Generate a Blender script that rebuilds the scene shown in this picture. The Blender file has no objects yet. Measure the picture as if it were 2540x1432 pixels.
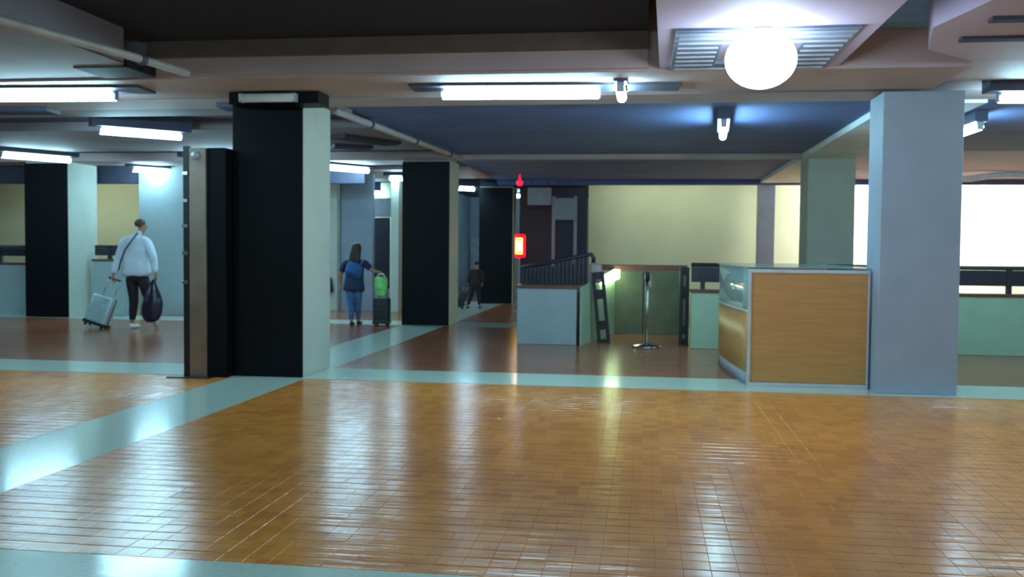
import bpy, bmesh, math, random
from mathutils import Vector, Matrix
random.seed(7)
C = bpy.context.scene.collection
S = bpy.context.scene

# ------------------------------------------------------------------ camera, world, exposure
cam_d = bpy.data.cameras.new('camera'); cam = bpy.data.objects.new('camera', cam_d); C.objects.link(cam)
cam_d.sensor_width = 36.0; cam_d.lens = 36.0*2350/2540; cam_d.clip_start = 0.05; cam_d.clip_end = 200
cam.matrix_world = Matrix(((0.990254, -0.01513, 0.138452, 0), (0.138952, 0.03958, -0.989508, 0),
                           (0.009491, 0.999102, 0.041297, 1.35), (0, 0, 0, 1)))
S.camera = cam
cam_d.dof.use_dof = True; cam_d.dof.focus_distance = 1.6; cam_d.dof.aperture_fstop = 11.0   # the phone's focus missed the hall
W = bpy.data.worlds.new('world'); S.world = W; W.use_nodes = True
W.node_tree.nodes['Background'].inputs[0].default_value = (0.10, 0.14, 0.22, 1)
W.node_tree.nodes['Background'].inputs[1].default_value = 0.05
vs = S.view_settings
vs.view_transform = 'Standard'; vs.look = 'None'; vs.gamma = 1; vs.use_curve_mapping = False
vs.exposure = 1.55
S.cycles.use_denoising = True
S.cycles.sample_clamp_indirect = 6
S.cycles.max_bounces = 8
TUBE_STRENGTH = 30.0
LAMP = (0.44, 0.83, 1.0)

# ------------------------------------------------------------------ materials
def mat(name, col, rough=0.5, metal=0.0, var=0.12, scale=6.0, bump=0.0, bscale=40.0, coat=0.0, stretch=None, spec=0.5):
    m = bpy.data.materials.new(name); m.use_nodes = True
    nt = m.node_tree; b = nt.nodes['Principled BSDF']
    b.inputs['Roughness'].default_value = rough; b.inputs['Metallic'].default_value = metal
    b.inputs['Coat Weight'].default_value = coat; b.inputs['Coat Roughness'].default_value = 0.08
    b.inputs['Specular IOR Level'].default_value = spec
    tc = nt.nodes.new('ShaderNodeNewGeometry')
    mp = nt.nodes.new('ShaderNodeMapping'); mp.inputs['Scale'].default_value = stretch or (1, 1, 1)
    nt.links.new(tc.outputs['Position'], mp.inputs['Vector'])
    n = nt.nodes.new('ShaderNodeTexNoise'); n.inputs['Scale'].default_value = scale; n.inputs['Detail'].default_value = 4
    nt.links.new(mp.outputs[0], n.inputs['Vector'])
    r = nt.nodes.new('ShaderNodeValToRGB')
    lo = [max(0, c*(1-var)) for c in col]; hi = [min(1, c*(1+var)) for c in col]
    r.color_ramp.elements[0].position = 0.3; r.color_ramp.elements[1].position = 0.7
    r.color_ramp.elements[0].color = (*lo, 1); r.color_ramp.elements[1].color = (*hi, 1)
    nt.links.new(n.outputs['Fac'], r.inputs['Fac']); nt.links.new(r.outputs['Color'], b.inputs['Base Color'])
    if bump:
        n2 = nt.nodes.new('ShaderNodeTexNoise'); n2.inputs['Scale'].default_value = bscale; n2.inputs['Detail'].default_value = 3
        nt.links.new(mp.outputs[0], n2.inputs['Vector'])
        bp = nt.nodes.new('ShaderNodeBump'); bp.inputs['Strength'].default_value = bump; bp.inputs['Distance'].default_value = 0.01
        nt.links.new(n2.outputs['Fac'], bp.inputs['Height']); nt.links.new(bp.outputs[0], b.inputs['Normal'])
    return m
def emit(name, col, s):
    m = bpy.data.materials.new(name); m.use_nodes = True; nt = m.node_tree
    b = nt.nodes['Principled BSDF']; b.inputs['Base Color'].default_value = (*[min(1, c) for c in col], 1)
    b.inputs['Emission Color'].default_value = (*col, 1); b.inputs['Emission Strength'].default_value = s
    return m
def glass(name, col, rough=0.05, alpha=0.35):
    m = bpy.data.materials.new(name); m.use_nodes = True; nt = m.node_tree
    b = nt.nodes['Principled BSDF']; b.inputs['Base Color'].default_value = (*col, 1)
    b.inputs['Roughness'].default_value = rough; b.inputs['Alpha'].default_value = alpha
    return m

def tile_mat(name, base, hi):
    """glazed clay tile: colour varies from tile to tile, gently rippled glaze"""
    m = bpy.data.materials.new(name); m.use_nodes = True; nt = m.node_tree; N = nt.nodes.new; L = nt.links.new
    b = nt.nodes['Principled BSDF']
    b.inputs['Roughness'].default_value = 0.21; b.inputs['Specular IOR Level'].default_value = 0.75
    g = N('ShaderNodeNewGeometry')
    mp = N('ShaderNodeMapping'); mp.inputs['Scale'].default_value = (1/0.117, 1/0.117, 0)
    L(g.outputs['Position'], mp.inputs['Vector'])
    fl = N('ShaderNodeVectorMath'); fl.operation = 'FLOOR'; L(mp.outputs[0], fl.inputs[0])
    wn = N('ShaderNodeTexWhiteNoise'); L(fl.outputs[0], wn.inputs['Vector'])
    ns = N('ShaderNodeTexNoise'); ns.inputs['Scale'].default_value = 0.6; ns.inputs['Detail'].default_value = 5
    L(g.outputs['Position'], ns.inputs['Vector'])
    add = N('ShaderNodeMath'); add.operation = 'MULTIPLY_ADD'; add.inputs[1].default_value = 0.35
    L(wn.outputs['Value'], add.inputs[0]); L(ns.outputs['Fac'], add.inputs[2])
    r = N('ShaderNodeValToRGB'); r.color_ramp.elements[0].position = 0.35; r.color_ramp.elements[1].position = 0.95
    r.color_ramp.elements[0].color = (*base, 1); r.color_ramp.elements[1].color = (*hi, 1)
    L(add.outputs[0], r.inputs['Fac']); L(r.outputs['Color'], b.inputs['Base Color'])
    mp2 = N('ShaderNodeMapping'); mp2.inputs['Scale'].default_value = (1.2, 14, 1); L(g.outputs['Position'], mp2.inputs['Vector'])
    n2 = N('ShaderNodeTexNoise'); n2.inputs['Scale'].default_value = 1.5; n2.inputs['Detail'].default_value = 3; L(mp2.outputs[0], n2.inputs['Vector'])
    bp = N('ShaderNodeBump'); bp.inputs['Strength'].default_value = 0.32; bp.inputs['Distance'].default_value = 0.012
    L(n2.outputs['Fac'], bp.inputs['Height']); L(bp.outputs[0], b.inputs['Normal'])
    return m

M = {}
M['tile'] = tile_mat('glazed_tile', (0.60, 0.19, 0.035), (0.90, 0.33, 0.06))
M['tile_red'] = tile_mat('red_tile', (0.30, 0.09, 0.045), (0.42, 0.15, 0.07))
M['grout'] = mat('grout', (0.50, 0.19, 0.05), 0.4)
M['terrazzo'] = mat('terrazzo', (0.62, 0.74, 0.63), 0.16, var=0.10, scale=30, bump=0.08, bscale=5, stretch=(1, 3, 1), spec=0.6)
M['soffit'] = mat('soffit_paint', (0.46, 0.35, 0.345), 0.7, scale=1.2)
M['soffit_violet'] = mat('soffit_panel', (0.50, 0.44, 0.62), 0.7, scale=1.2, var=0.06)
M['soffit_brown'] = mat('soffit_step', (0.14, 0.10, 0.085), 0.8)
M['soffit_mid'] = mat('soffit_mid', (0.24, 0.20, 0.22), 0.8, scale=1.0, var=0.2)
M['ceil_dark'] = mat('dark_ceiling', (0.11, 0.16, 0.36), 0.75, scale=1.5)  # blue raised to carry the lamp glow on this ceiling
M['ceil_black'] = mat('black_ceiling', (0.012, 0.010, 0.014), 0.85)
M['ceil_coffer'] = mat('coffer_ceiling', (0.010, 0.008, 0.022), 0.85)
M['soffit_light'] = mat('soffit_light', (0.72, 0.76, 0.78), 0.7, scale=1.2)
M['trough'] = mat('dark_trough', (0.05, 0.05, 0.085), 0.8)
M['col_white'] = mat('column_paint', (0.52, 0.55, 0.48), 0.6, scale=3, var=0.05)
M['col_blue'] = mat('column_blue_grey', (0.38, 0.46, 0.58), 0.55, scale=3, var=0.05)
M['col_green'] = mat('column_green_grey', (0.42, 0.42, 0.34), 0.6, scale=3, var=0.06)
M['cover'] = mat('black_cover', (0.0028, 0.0028, 0.005), 0.5, bump=0.5, bscale=2.2, stretch=(3, 1, 0.6), spec=0.18)
M['cream'] = mat('cream_wall', (0.74, 0.75, 0.54), 0.8, scale=1, var=0.05)
M['mint'] = mat('mint_wall', (0.36, 0.50, 0.34), 0.6, scale=4, var=0.06)
M['half'] = mat('half_wall', (0.33, 0.40, 0.41), 0.6, scale=4, var=0.06)
M['pale_blue'] = mat('pale_blue_wall', (0.32, 0.385, 0.40), 0.6, scale=3, var=0.06)
M['grey_wall'] = mat('grey_wall', (0.26, 0.29, 0.36), 0.6, scale=3, var=0.08)
M['olive'] = mat('olive_panel', (0.10, 0.115, 0.07), 0.4)
M['brown_rail'] = mat('brown_cap', (0.16, 0.055, 0.035), 0.35)
M['dark_rail'] = mat('dark_rail', (0.025, 0.022, 0.035), 0.35)
M['maroon'] = mat('maroon_panel', (0.045, 0.012, 0.02), 0.5)
M['dark_wall'] = mat('dark_wall', (0.022, 0.024, 0.045), 0.6)
M['black'] = mat('black_plastic', (0.01, 0.01, 0.013), 0.35)
M['housing'] = mat('lamp_housing', (0.06, 0.06, 0.10), 0.6)
M['pipe'] = mat('pipe_paint', (0.42, 0.36, 0.32), 0.5)
M['steel'] = mat('polished_steel', (0.45, 0.43, 0.42), 0.22, 1.0)
M['bronze'] = mat('brushed_bronze', (0.30, 0.22, 0.17), 0.38, 0.7, scale=3, var=0.2)
M['alu'] = mat('aluminium', (0.62, 0.66, 0.68), 0.35, 0.4)
M['laminate'] = mat('orange_laminate', (0.60, 0.28, 0.085), 0.4, var=0.10, scale=9, stretch=(0.4, 1, 6))
M['glass'] = glass('teal_glass', (0.45, 0.66, 0.66), 0.06, 0.55)
M['signgrey'] = mat('sign_grey', (0.34, 0.36, 0.42), 0.5)
M['yellow'] = mat('yellow_sign', (0.75, 0.62, 0.10), 0.5)
M['skin'] = mat('skin', (0.42, 0.22, 0.14), 0.55, var=0.08)
M['hair'] = mat('hair', (0.030, 0.018, 0.014), 0.5, var=0.3, scale=40, stretch=(6, 6, 1))
M['hair_brown'] = mat('brown_hair', (0.10, 0.06, 0.035), 0.6, var=0.3, scale=40)
M['jacket'] = mat('white_jacket', (0.66, 0.76, 0.86), 0.7, bump=0.5, bscale=7)
M['trousers'] = mat('black_trousers', (0.015, 0.013, 0.02), 0.7)
M['jeans'] = mat('blue_jeans', (0.06, 0.16, 0.33), 0.75, var=0.3, scale=12)
M['navy'] = mat('navy_shirt', (0.015, 0.03, 0.085), 0.75, var=0.2)
M['backpack'] = mat('blue_backpack', (0.02, 0.12, 0.36), 0.6, var=0.2)
M['white'] = mat('white_fabric', (0.75, 0.80, 0.82), 0.6)
M['silver'] = mat('silver_shell', (0.52, 0.66, 0.72), 0.3, 0.25)
M['bag'] = mat('bin_bag', (0.02, 0.018, 0.035), 0.25, bump=0.8, bscale=9)
M['green'] = mat('lime_bag', (0.25, 0.72, 0.22), 0.5, var=0.3, scale=8)
M['case_black'] = mat('black_suitcase', (0.014, 0.02, 0.022), 0.5)
M['eye'] = mat('eye', (0.05, 0.03, 0.02), 0.2)
M['tube'] = emit('fluorescent_tube', LAMP, TUBE_STRENGTH)
M['globe'] = emit('lamp_flare', (0.70, 0.88, 1.0), 10.0)
M['red_em'] = emit('red_halo_light', (1.0, 0.0, 0.01), 0.9)
M['core_em'] = emit('sign_core_light', (1.0, 0.80, 0.12), 3.0)
M['green_em'] = emit('escalator_light', (0.72, 1.0, 0.55), 5.0)
M['warm_em'] = emit('wall_fill_lamp', (0.86, 1.0, 0.76), 13.0)

# ------------------------------------------------------------------ mesh helpers
def add_box(bm, x0, x1, y0, y1, z0, z1, bevel=0.0):
    v = [bm.verts.new(p) for p in ((x0,y0,z0),(x1,y0,z0),(x1,y1,z0),(x0,y1,z0),(x0,y0,z1),(x1,y0,z1),(x1,y1,z1),(x0,y1,z1))]
    fs = [bm.faces.new([v[i] for i in q]) for q in ((3,2,1,0),(4,5,6,7),(0,1,5,4),(1,2,6,5),(2,3,7,6),(3,0,4,7))]
    if bevel:
        es = list({e for f in fs for e in f.edges})
        bmesh.ops.bevel(bm, geom=es, offset=bevel, segments=2, affect='EDGES', profile=0.6)
def add_prism(bm, poly, z0, z1):
    a = [bm.verts.new((x, y, z0)) for x, y in poly]; b = [bm.verts.new((x, y, z1)) for x, y in poly]
    n = len(poly); bm.faces.new(a[::-1]); bm.faces.new(b)
    for i in range(n): bm.faces.new((a[i], a[(i+1) % n], b[(i+1) % n], b[i]))
def loft(bm, rings, n=14, cap=True):
    """rings: (centre, half width, half depth[, squareness]); cross-sections follow the path"""
    P = [Vector(r[0]) for r in rings]; prev = None; lu = None
    for i, r in enumerate(rings):
        d = (P[min(i+1, len(P)-1)] - P[max(i-1, 0)]).normalized()
        if lu is None:
            u = Vector((1, 0, 0)) - d*d.x
            if u.length < 0.25: u = Vector((0, 0, 1)) - d*d.z
        else: u = lu - d*lu.dot(d)
        u.normalize(); w = d.cross(u); lu = u
        ring = []
        for k in range(n):
            t = 2*math.pi*k/n; e = r[3] if len(r) > 3 else 1.0
            cx = math.copysign(abs(math.cos(t))**e, math.cos(t)); sy = math.copysign(abs(math.sin(t))**e, math.sin(t))
            ring.append(bm.verts.new(P[i] + u*r[1]*cx + w*r[2]*sy))
        if prev:
            for k in range(n): bm.faces.new((prev[k], prev[(k+1) % n], ring[(k+1) % n], ring[k]))
        elif cap: bm.faces.new(ring[::-1])
        prev = ring
    if cap: bm.faces.new(prev)
def tube(bm, pts, r, n=10): loft(bm, [(p, r, r) for p in pts], n)
def obj(name, bm, m, parent=None, smooth=False, loc=None, sub=0):
    me = bpy.data.meshes.new(name); bmesh.ops.recalc_face_normals(bm, faces=bm.faces[:]); bm.to_mesh(me); bm.free()
    me.materials.append(M[m] if isinstance(m, str) else m)
    if smooth:
        for p in me.polygons: p.use_smooth = True
    o = bpy.data.objects.new(name, me); C.objects.link(o)
    if parent: o.parent = parent
    if loc: o.location = loc
    if sub:
        md = o.modifiers.new('subsurf', 'SUBSURF'); md.levels = sub; md.render_levels = sub
    return o
def box(name, x0, x1, y0, y1, z0, z1, m, parent=None, bevel=0.0, smooth=False):
    bm = bmesh.new(); add_box(bm, x0, x1, y0, y1, z0, z1, bevel); return obj(name, bm, m, parent, smooth)
def lathe(name, prof, m, parent=None, n=24, loc=None):
    bm = bmesh.new(); rr = []
    for r, z in prof:
        rr.append([bm.verts.new((r*math.cos(2*math.pi*k/n), r*math.sin(2*math.pi*k/n), z)) for k in range(n)])
    for a, b in zip(rr, rr[1:]):
        for k in range(n): bm.faces.new((a[k], a[(k+1) % n], b[(k+1) % n], b[k]))
    bm.faces.new(rr[0][::-1]); bm.faces.new(rr[-1])
    return obj(name, bm, m, parent, True, loc)
def tag(o, label, cat, group=None):
    o['label'] = label; o['category'] = cat
    if group: o['group'] = group
    return o
def thing(name, label, cat, loc=(0, 0, 0), rot=(0, 0, 0), group=None):
    o = bpy.data.objects.new(name, None); C.objects.link(o); o.empty_display_size = 0.1
    o.location = loc; o.rotation_euler = rot
    return tag(o, label, cat, group)
def struct(o): o['kind'] = 'structure'; return o
def sbox(name, *a, **k): return struct(box(name, *a, **k))

# ------------------------------------------------------------------ floor
floor = sbox('floor', -22, 12, -6, 30, -0.25, -0.004, 'grout')
def part_box(name, m, *a): return box(name, *a, m, floor)
part_box('stripe_slab', 'terrazzo', -22, 12, 3.0, 3.8, -0.004, 0.0)
part_box('stripe_slab', 'terrazzo', -22, 12, 9.33, 10.2, -0.004, 0.0)
part_box('stripe_slab', 'terrazzo', -22, 12, 16.2, 17.1, -0.004, 0.0)
part_box('stripe_slab', 'terrazzo', -22, 12, 23.1, 23.9, -0.004, 0.0)
for y0, y1 in ((-6, 3.0), (3.8, 9.33), (10.2, 16.2), (17.1, 23.1)):
    part_box('stripe_slab', 'terrazzo', -4.22, -3.45, y0, y1, -0.004, 0.0)
# tiled fields that are too far off to tell single tiles apart
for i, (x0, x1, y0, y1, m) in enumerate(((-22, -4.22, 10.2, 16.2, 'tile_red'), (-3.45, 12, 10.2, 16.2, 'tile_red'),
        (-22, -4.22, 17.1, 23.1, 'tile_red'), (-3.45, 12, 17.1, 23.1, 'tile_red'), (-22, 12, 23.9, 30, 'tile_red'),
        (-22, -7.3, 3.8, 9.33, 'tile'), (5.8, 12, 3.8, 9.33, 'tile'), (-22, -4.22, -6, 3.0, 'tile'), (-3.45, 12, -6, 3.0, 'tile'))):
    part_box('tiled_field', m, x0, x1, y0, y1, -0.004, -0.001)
PX, G = 0.117, 0.004
def tile_bm(bm, x, y, tx=0.0, ty=0.0, dz=0.0, w=PX-G):
    h = w/2; hx = h+0.0025; b = 0.004; z0 = -0.004
    lo = [bm.verts.new((x+sx*hx, y+sy*h, z0)) for sx, sy in ((-1,-1),(1,-1),(1,1),(-1,1))]
    hi = [bm.verts.new((x+sx*(hx-b*0.6), y+sy*(h-b), dz+sy*tx*h+sx*ty*h)) for sx, sy in ((-1,-1),(1,-1),(1,1),(-1,1))]
    mi = [bm.verts.new((x+sx*hx, y+sy*h, dz-b*0.7+sy*tx*h+sx*ty*h)) for sx, sy in ((-1,-1),(1,-1),(1,1),(-1,1))]
    bm.faces.new(hi)
    for k in range(4):
        j = (k+1) % 4
        bm.faces.new((mi[k], mi[j], hi[j], hi[k])); bm.faces.new((lo[k], lo[j], mi[j], mi[k]))
variants = []
for k in range(6):
    bm = bmesh.new(); tile_bm(bm, 0, 0, random.gauss(0, 0.007), random.gauss(0, 0.003), random.uniform(-0.0008, 0))
    o = obj('tile', bm, 'tile', floor); variants.append(o.data); bpy.data.objects.remove(o)
bm = bmesh.new(); count = 0
row = 0; y = 3.8 + PX/2 + 0.003
while y < 9.33 - PX/2 + 0.01:
    for x0, x1 in ((-7.3, -4.22), (-3.45, 5.8)):
        n = int((x1-x0)/PX + 0.001); p = (x1-x0)/n
        for k in range(n):
            x = x0 + p*(k+0.5)
            if row < 6 and x0 > -4 and -3.5 < x < 2.35 and count < 300:
                o = bpy.data.objects.new('tile', variants[random.randrange(6)]); C.objects.link(o)
                o.parent = floor; o.location = (x, y, 0); count += 1
            else:
                tile_bm(bm, x, y, random.gauss(0, 0.007), random.gauss(0, 0.003), random.uniform(-0.0008, 0))
    row += 1; y += PX
far = obj('tile_paving', bm, 'tile', floor); far['kind'] = 'stuff'

# ------------------------------------------------------------------ room shell
sbox('ceiling', -22, 12, -6, 30, 3.6, 3.8, 'ceil_black')
sbox('wall_left', -22.3, -22, -6, 30, -0.25, 3.8, 'grey_wall')
sbox('wall_right', 12, 12.3, -6, 30, -0.25, 3.8, 'cream')
sbox('wall_rear', -22, 12, -6.3, -6, -0.25, 3.8, 'grey_wall')
sbox('wall_back', -22.0, -5.2, 24.0, 24.2, 0.0, 3.6, 'cream')
sbox('wall_atrium', -1.43, 12, 24.0, 24.2, 0.0, 3.6, 'cream')
sbox('wall_far', -5.4, -1.2, 28.0, 28.2, 0.0, 3.6, 'grey_wall')
sbox('wall_corridor', -1.43, -1.2, 24.2, 28.0, 0, 3.6, 'dark_wall')
sbox('wall_passage', -5.4, -5.2, 24.2, 28.0, 0, 3.6, 'grey_wall')

def slab(name, poly, z0, z1, m):
    bm = bmesh.new(); add_prism(bm, poly, z0, z1); return struct(obj(name, bm, m))
def R(x0, x1, y0, y1): return [(x0, y0), (x1, y0), (x1, y1), (x0, y1)]
# near bay: coffers, stepped edge, cross beam
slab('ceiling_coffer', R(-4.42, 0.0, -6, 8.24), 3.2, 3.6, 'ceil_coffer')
slab('ceiling_coffer', R(1.57, 2.7, -6, 8.24), 3.2, 3.6, mat('coffer_glow_tint', (0.16, 0.34, 0.60), 0.8))  # blue glow of the lamp is put into this coffer's colour
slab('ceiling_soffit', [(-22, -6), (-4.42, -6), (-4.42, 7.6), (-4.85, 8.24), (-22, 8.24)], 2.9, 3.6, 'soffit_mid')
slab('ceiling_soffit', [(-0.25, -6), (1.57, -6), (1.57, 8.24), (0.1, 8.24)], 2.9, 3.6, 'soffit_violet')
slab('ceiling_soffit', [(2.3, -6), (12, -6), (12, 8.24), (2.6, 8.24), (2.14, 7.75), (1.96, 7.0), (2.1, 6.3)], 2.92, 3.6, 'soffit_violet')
slab('ceiling_beam', R(-22, 2.62, 8.25, 9.32), 2.88, 3.6, 'soffit')
slab('ceiling_step', R(-4.6, -0.0, 8.20, 8.25), 2.905, 3.06, 'soffit')
slab('ceiling_step', R(-4.5, -0.0, 8.12, 8.20), 3.06, 3.2, 'soffit_brown')
slab('ceiling_box', R(-4.95, -4.45, 7.7, 8.19), 2.89, 3.02, 'ceil_black')
slab('ceiling_soffit', R(2.62, 12, 8.25, 9.32), 2.95, 3.6, 'soffit')
slab('ceiling_recess', R(-22, 12, 9.32, 9.75), 3.05, 3.6, 'ceil_dark')
slab('ceiling_beam', R(-22, 12, 9.75, 10.35), 2.93, 3.6, 'soffit')
# middle bay
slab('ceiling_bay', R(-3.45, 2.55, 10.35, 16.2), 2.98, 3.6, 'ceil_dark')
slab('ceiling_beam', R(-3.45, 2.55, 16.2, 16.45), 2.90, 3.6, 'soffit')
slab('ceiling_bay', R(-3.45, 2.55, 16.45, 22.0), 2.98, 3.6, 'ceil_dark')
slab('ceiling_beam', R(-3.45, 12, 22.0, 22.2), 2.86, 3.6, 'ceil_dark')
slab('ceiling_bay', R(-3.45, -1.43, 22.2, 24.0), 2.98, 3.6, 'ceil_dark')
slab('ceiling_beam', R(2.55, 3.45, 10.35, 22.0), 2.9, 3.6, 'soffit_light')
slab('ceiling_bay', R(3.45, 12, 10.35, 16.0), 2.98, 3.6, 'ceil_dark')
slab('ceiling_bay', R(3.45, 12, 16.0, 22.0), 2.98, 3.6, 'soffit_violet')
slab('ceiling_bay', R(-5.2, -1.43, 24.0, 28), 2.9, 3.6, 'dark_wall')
# left bays: alternating beams and troughs
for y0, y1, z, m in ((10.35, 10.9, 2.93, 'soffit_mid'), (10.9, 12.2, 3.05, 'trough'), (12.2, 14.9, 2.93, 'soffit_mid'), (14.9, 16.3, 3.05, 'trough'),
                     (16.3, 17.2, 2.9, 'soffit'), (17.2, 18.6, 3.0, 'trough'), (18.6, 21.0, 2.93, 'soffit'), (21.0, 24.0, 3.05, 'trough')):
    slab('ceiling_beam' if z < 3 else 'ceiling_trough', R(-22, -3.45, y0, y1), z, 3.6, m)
# grooves in the right soffit
for y in (7.35, 6.75):
    tag(box('ceiling_slot', 2.25, 5.5, y-0.05, y+0.05, 2.895, 2.919, 'trough'), 'long dark slot strip set in the pale ceiling at the upper right, %s one' % ('lower' if y > 7 else 'upper'), 'ceiling strip')
for i, (x, y, a, l, z) in enumerate(((-7.25, 10.15, 5, 0.9, 2.93), (-4.35, 10.1, 5, 0.7, 2.93), (-4.0, 13.3, 60, 1.1, 2.93), (-4.5, 14.2, 30, 0.6, 2.93))):
    o = thing('ceiling_grille', 'dark slotted box under the pale ceiling beam, ' + ('above the far left black column', 'just left of the large column head', 'beside the slanting tan pipe', 'above the woman')[i], 'grille', (x, y, z), (0, 0, math.radians(a)))
    box('frame', -l/2, l/2, -0.16, 0.16, -0.05, -0.001, 'housing', o, 0.004)
    for k in range(4): box('slat', -l/2+0.03, l/2-0.03, -0.12+k*0.07, -0.09+k*0.07, -0.06, -0.051, 'trough', o)
# bulkhead over the opening on the left
sbox('trim_1', -22, -5.3, 17.5, 17.7, 2.58, 2.93, 'trough')

# ------------------------------------------------------------------ columns
def column(label, x0, x1, y0, y1, z1, side, front=None, kick=False, zc=None):
    cx = (x0+x1)/2; cy = (y0+y1)/2
    t = thing('column', label, 'column', (cx, cy, 0), group=None)
    box('shaft', x0-cx, x1-cx, y0-cy, y1-cy, 0, z1, side, t, 0.008)
    if front:
        box('cover', x0-cx-0.01, x1-cx+0.004, y0-cy-0.03, y0-cy-0.001, 0.0, zc or z1-0.03, front, t, 0.006)
    return t
c1 = column('large column with a black sheeted front and pale right side, nearest on the left', -4.24, -3.5, 9.4, 10.26, 2.88, 'col_white', 'cover')
column('middle black fronted column, next behind the large one, white right edge', -4.23, -3.40, 16.3, 17.12, 2.9, 'col_white', 'cover')
column('farthest black fronted column beside the glowing red sign', -4.07, -3.25, 23.2, 23.98, 2.9, 'col_white', 'cover')
column('black fronted column with brightly lit white side at far left', -11.49, -10.64, 16.35, 17.3, 2.9, 'col_white', 'cover')
column('broad pale blue grey column standing right beside the wooden counter', 2.22, 2.95, 9.45, 10.0, 2.88, 'col_blue')
column('green grey column rising behind the wooden counter', 2.66, 3.42, 16.32, 17.1, 2.9, 'col_green')
column('narrow dark grey pier standing against the cream wall between its panels', 2.66, 3.04, 23.2, 23.6, 3.6, 'grey_wall')
column('slim white pillar just right of the large black column, behind the hanging bag', -6.66, -6.47, 19.4, 19.8, 2.93, 'col_white')
column('slim white pillar right of the woman, tinted pink by the red sign', -5.30, -5.13, 19.4, 19.8, 2.93, 'col_white')

# ------------------------------------------------------------------ half walls, rails, screens
def half_wall(label, x0, x1, y0, y1, h, m, cap=True, z=0):
    t = thing('half_wall', label, 'low wall', ((x0+x1)/2, (y0+y1)/2, 0))
    w = (x1-x0)/2; d = (y1-y0)/2
    box('wall_body', -w, w, -d, d, 0, h, m, t, 0.006)
    if cap: box('cap', -w-0.02, w+0.02, -d-0.02, d+0.02, h+0.001, h+0.04, 'brown_rail', t, 0.005)
    return t
half_wall('pale blue low block wall under the dark stair railing, centre', -1.8, -0.95, 13.4, 14.4, 0.80, 'half')
half_wall('mint green low wall with brown cap running behind the counter', 0.64, 12.0, 13.3, 13.5, 0.78, 'mint')
half_wall('pale low wall at the extreme left edge, left of the black column', -22, -11.6, 16.9, 17.1, 0.96, 'half')
half_wall('pale low wall behind the suitcase of the man in white', -10.5, -9.85, 16.9, 17.1, 1.05, 'half')
sbox('wall_panel', -9.85, -7.4, 17.45, 17.65, 0, 2.93, 'pale_blue')
sbox('wall_panel', -6.45, -5.75, 19.6, 19.75, 0, 2.93, 'grey_wall')

def railing(label, x0, x1, y, zb, z0, z1, posts, m='dark_rail'):
    t = thing('railing', label, 'railing', ((x0+x1)/2, y, zb)); w = (x1-x0)/2; cx = (x0+x1)/2
    box('rail_panel', -w, w, -0.02, 0.02, z0-zb, z1-zb, m, t, 0.005)
    bm = bmesh.new(); tube(bm, [(-w, 0, 0.03+z1-zb), (w, 0, 0.03+z1-zb)], 0.028); obj('handrail', bm, 'dark_rail', t, True)
    for p in posts: box('post', p-cx-0.03, p-cx+0.03, -0.035, 0.035, 0, z1-zb+0.01, 'dark_rail', t)
    return t
railing('dark railing board above the mint low wall behind the counter', 0.64, 12, 13.4, 0.82, 0.92, 1.13, (0.8, 4.8, 6.5, 8.2, 10))
railing('dark railing board above the low wall at the left edge', -22, -11.6, 17.0, 1.0, 1.13, 1.28, (-12.5, -15, -18, -21))
railing('short dark railing board between the white column side and the man', -10.5, -9.85, 17.0, 1.09, 1.16, 1.30, (-10.2,))

# stair railing over the central block: sloping handrail with upright balusters
t = thing('stair_railing', 'dark reddish stair railing with close balusters on the pale central block', 'railing', (-0.85, 14.0, 0.84))
pts = [(-0.98, 0, 0.24), (-0.5, 0, 0.33), (0.0, 0, 0.44), (0.07, 0, 0.445), (0.10, 0, 0.40), (0.10, 0, 0.32)]
bm = bmesh.new(); tube(bm, pts, 0.03, 12); obj('handrail', bm, 'dark_rail', t, True)
for k in range(17):
    x = -0.95 + k*0.06; zt = 0.24 + (x+0.98)/0.98*0.2
    bm = bmesh.new(); add_box(bm, x-0.016, x+0.016, -0.012, 0.012, 0.0, zt, 0.002); obj('baluster', bm, 'dark_rail', t)
bm = bmesh.new()
a = [(-0.98, 0.03, 0.0), (0.0, 0.03, 0.0), (0.0, 0.03, 0.33), (-0.98, 0.03, 0.19)]
v = [bm.verts.new(p) for p in a]; v2 = [bm.verts.new((p[0], p[1]+0.02, p[2])) for p in a]
bm.faces.new(v); bm.faces.new(v2[::-1])
for k in range(4): bm.faces.new((v[k], v[(k+1) % 4], v2[(k+1) % 4], v2[k]))
obj('infill_panel', bm, 'maroon', t)

# escalator well: slanting lit side wall, dark back screen with brown rail
t = thing('escalator', 'slanting side wall of the escalator well with a glowing white green light strip', 'escalator', (-0.7, 14.4, 0))
def quadwall(name, m, x0, y0, x1, y1, za0, za1, zb0, zb1, th, parent):
    d = Vector((x1-x0, y1-y0, 0)).normalized(); n = Vector((-d.y, d.x, 0))*th
    bm = bmesh.new()
    p = [(x0, y0, za0), (x1, y1, zb0), (x1, y1, zb1), (x0, y0, za1)]
    v = [bm.verts.new(q) for q in p]; v2 = [bm.verts.new(Vector(q)-n) for q in p]
    bm.faces.new(v); bm.faces.new(v2[::-1])
    for k in range(4): bm.faces.new((v[k], v[(k+1) % 4], v2[(k+1) % 4], v2[k]))
    return obj(name, bm, m, parent)
quadwall('side_panel', 'mint', -0.20, -1.0, 0.21, 0.98, 0.0, 0.82, 0.0, 1.06, 0.02, t)
quadwall('light_strip', 'green_em', 0.03, 0.05, 0.235, 0.94, 0.83, 0.93, 0.90, 1.04, 0.07, t)
t = thing('escalator_screen', 'dark olive screen closing the escalator well behind the stanchion', 'screen', (0.06, 15.45, 0))
box('panel', -0.55, 0.60, -0.03, 0.03, 0, 1.02, 'olive', t, 0.005)
box('top_rail', -0.95, 0.62, -0.05, 0.05, 1.025, 1.12, 'brown_rail', t, 0.012)
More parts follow.
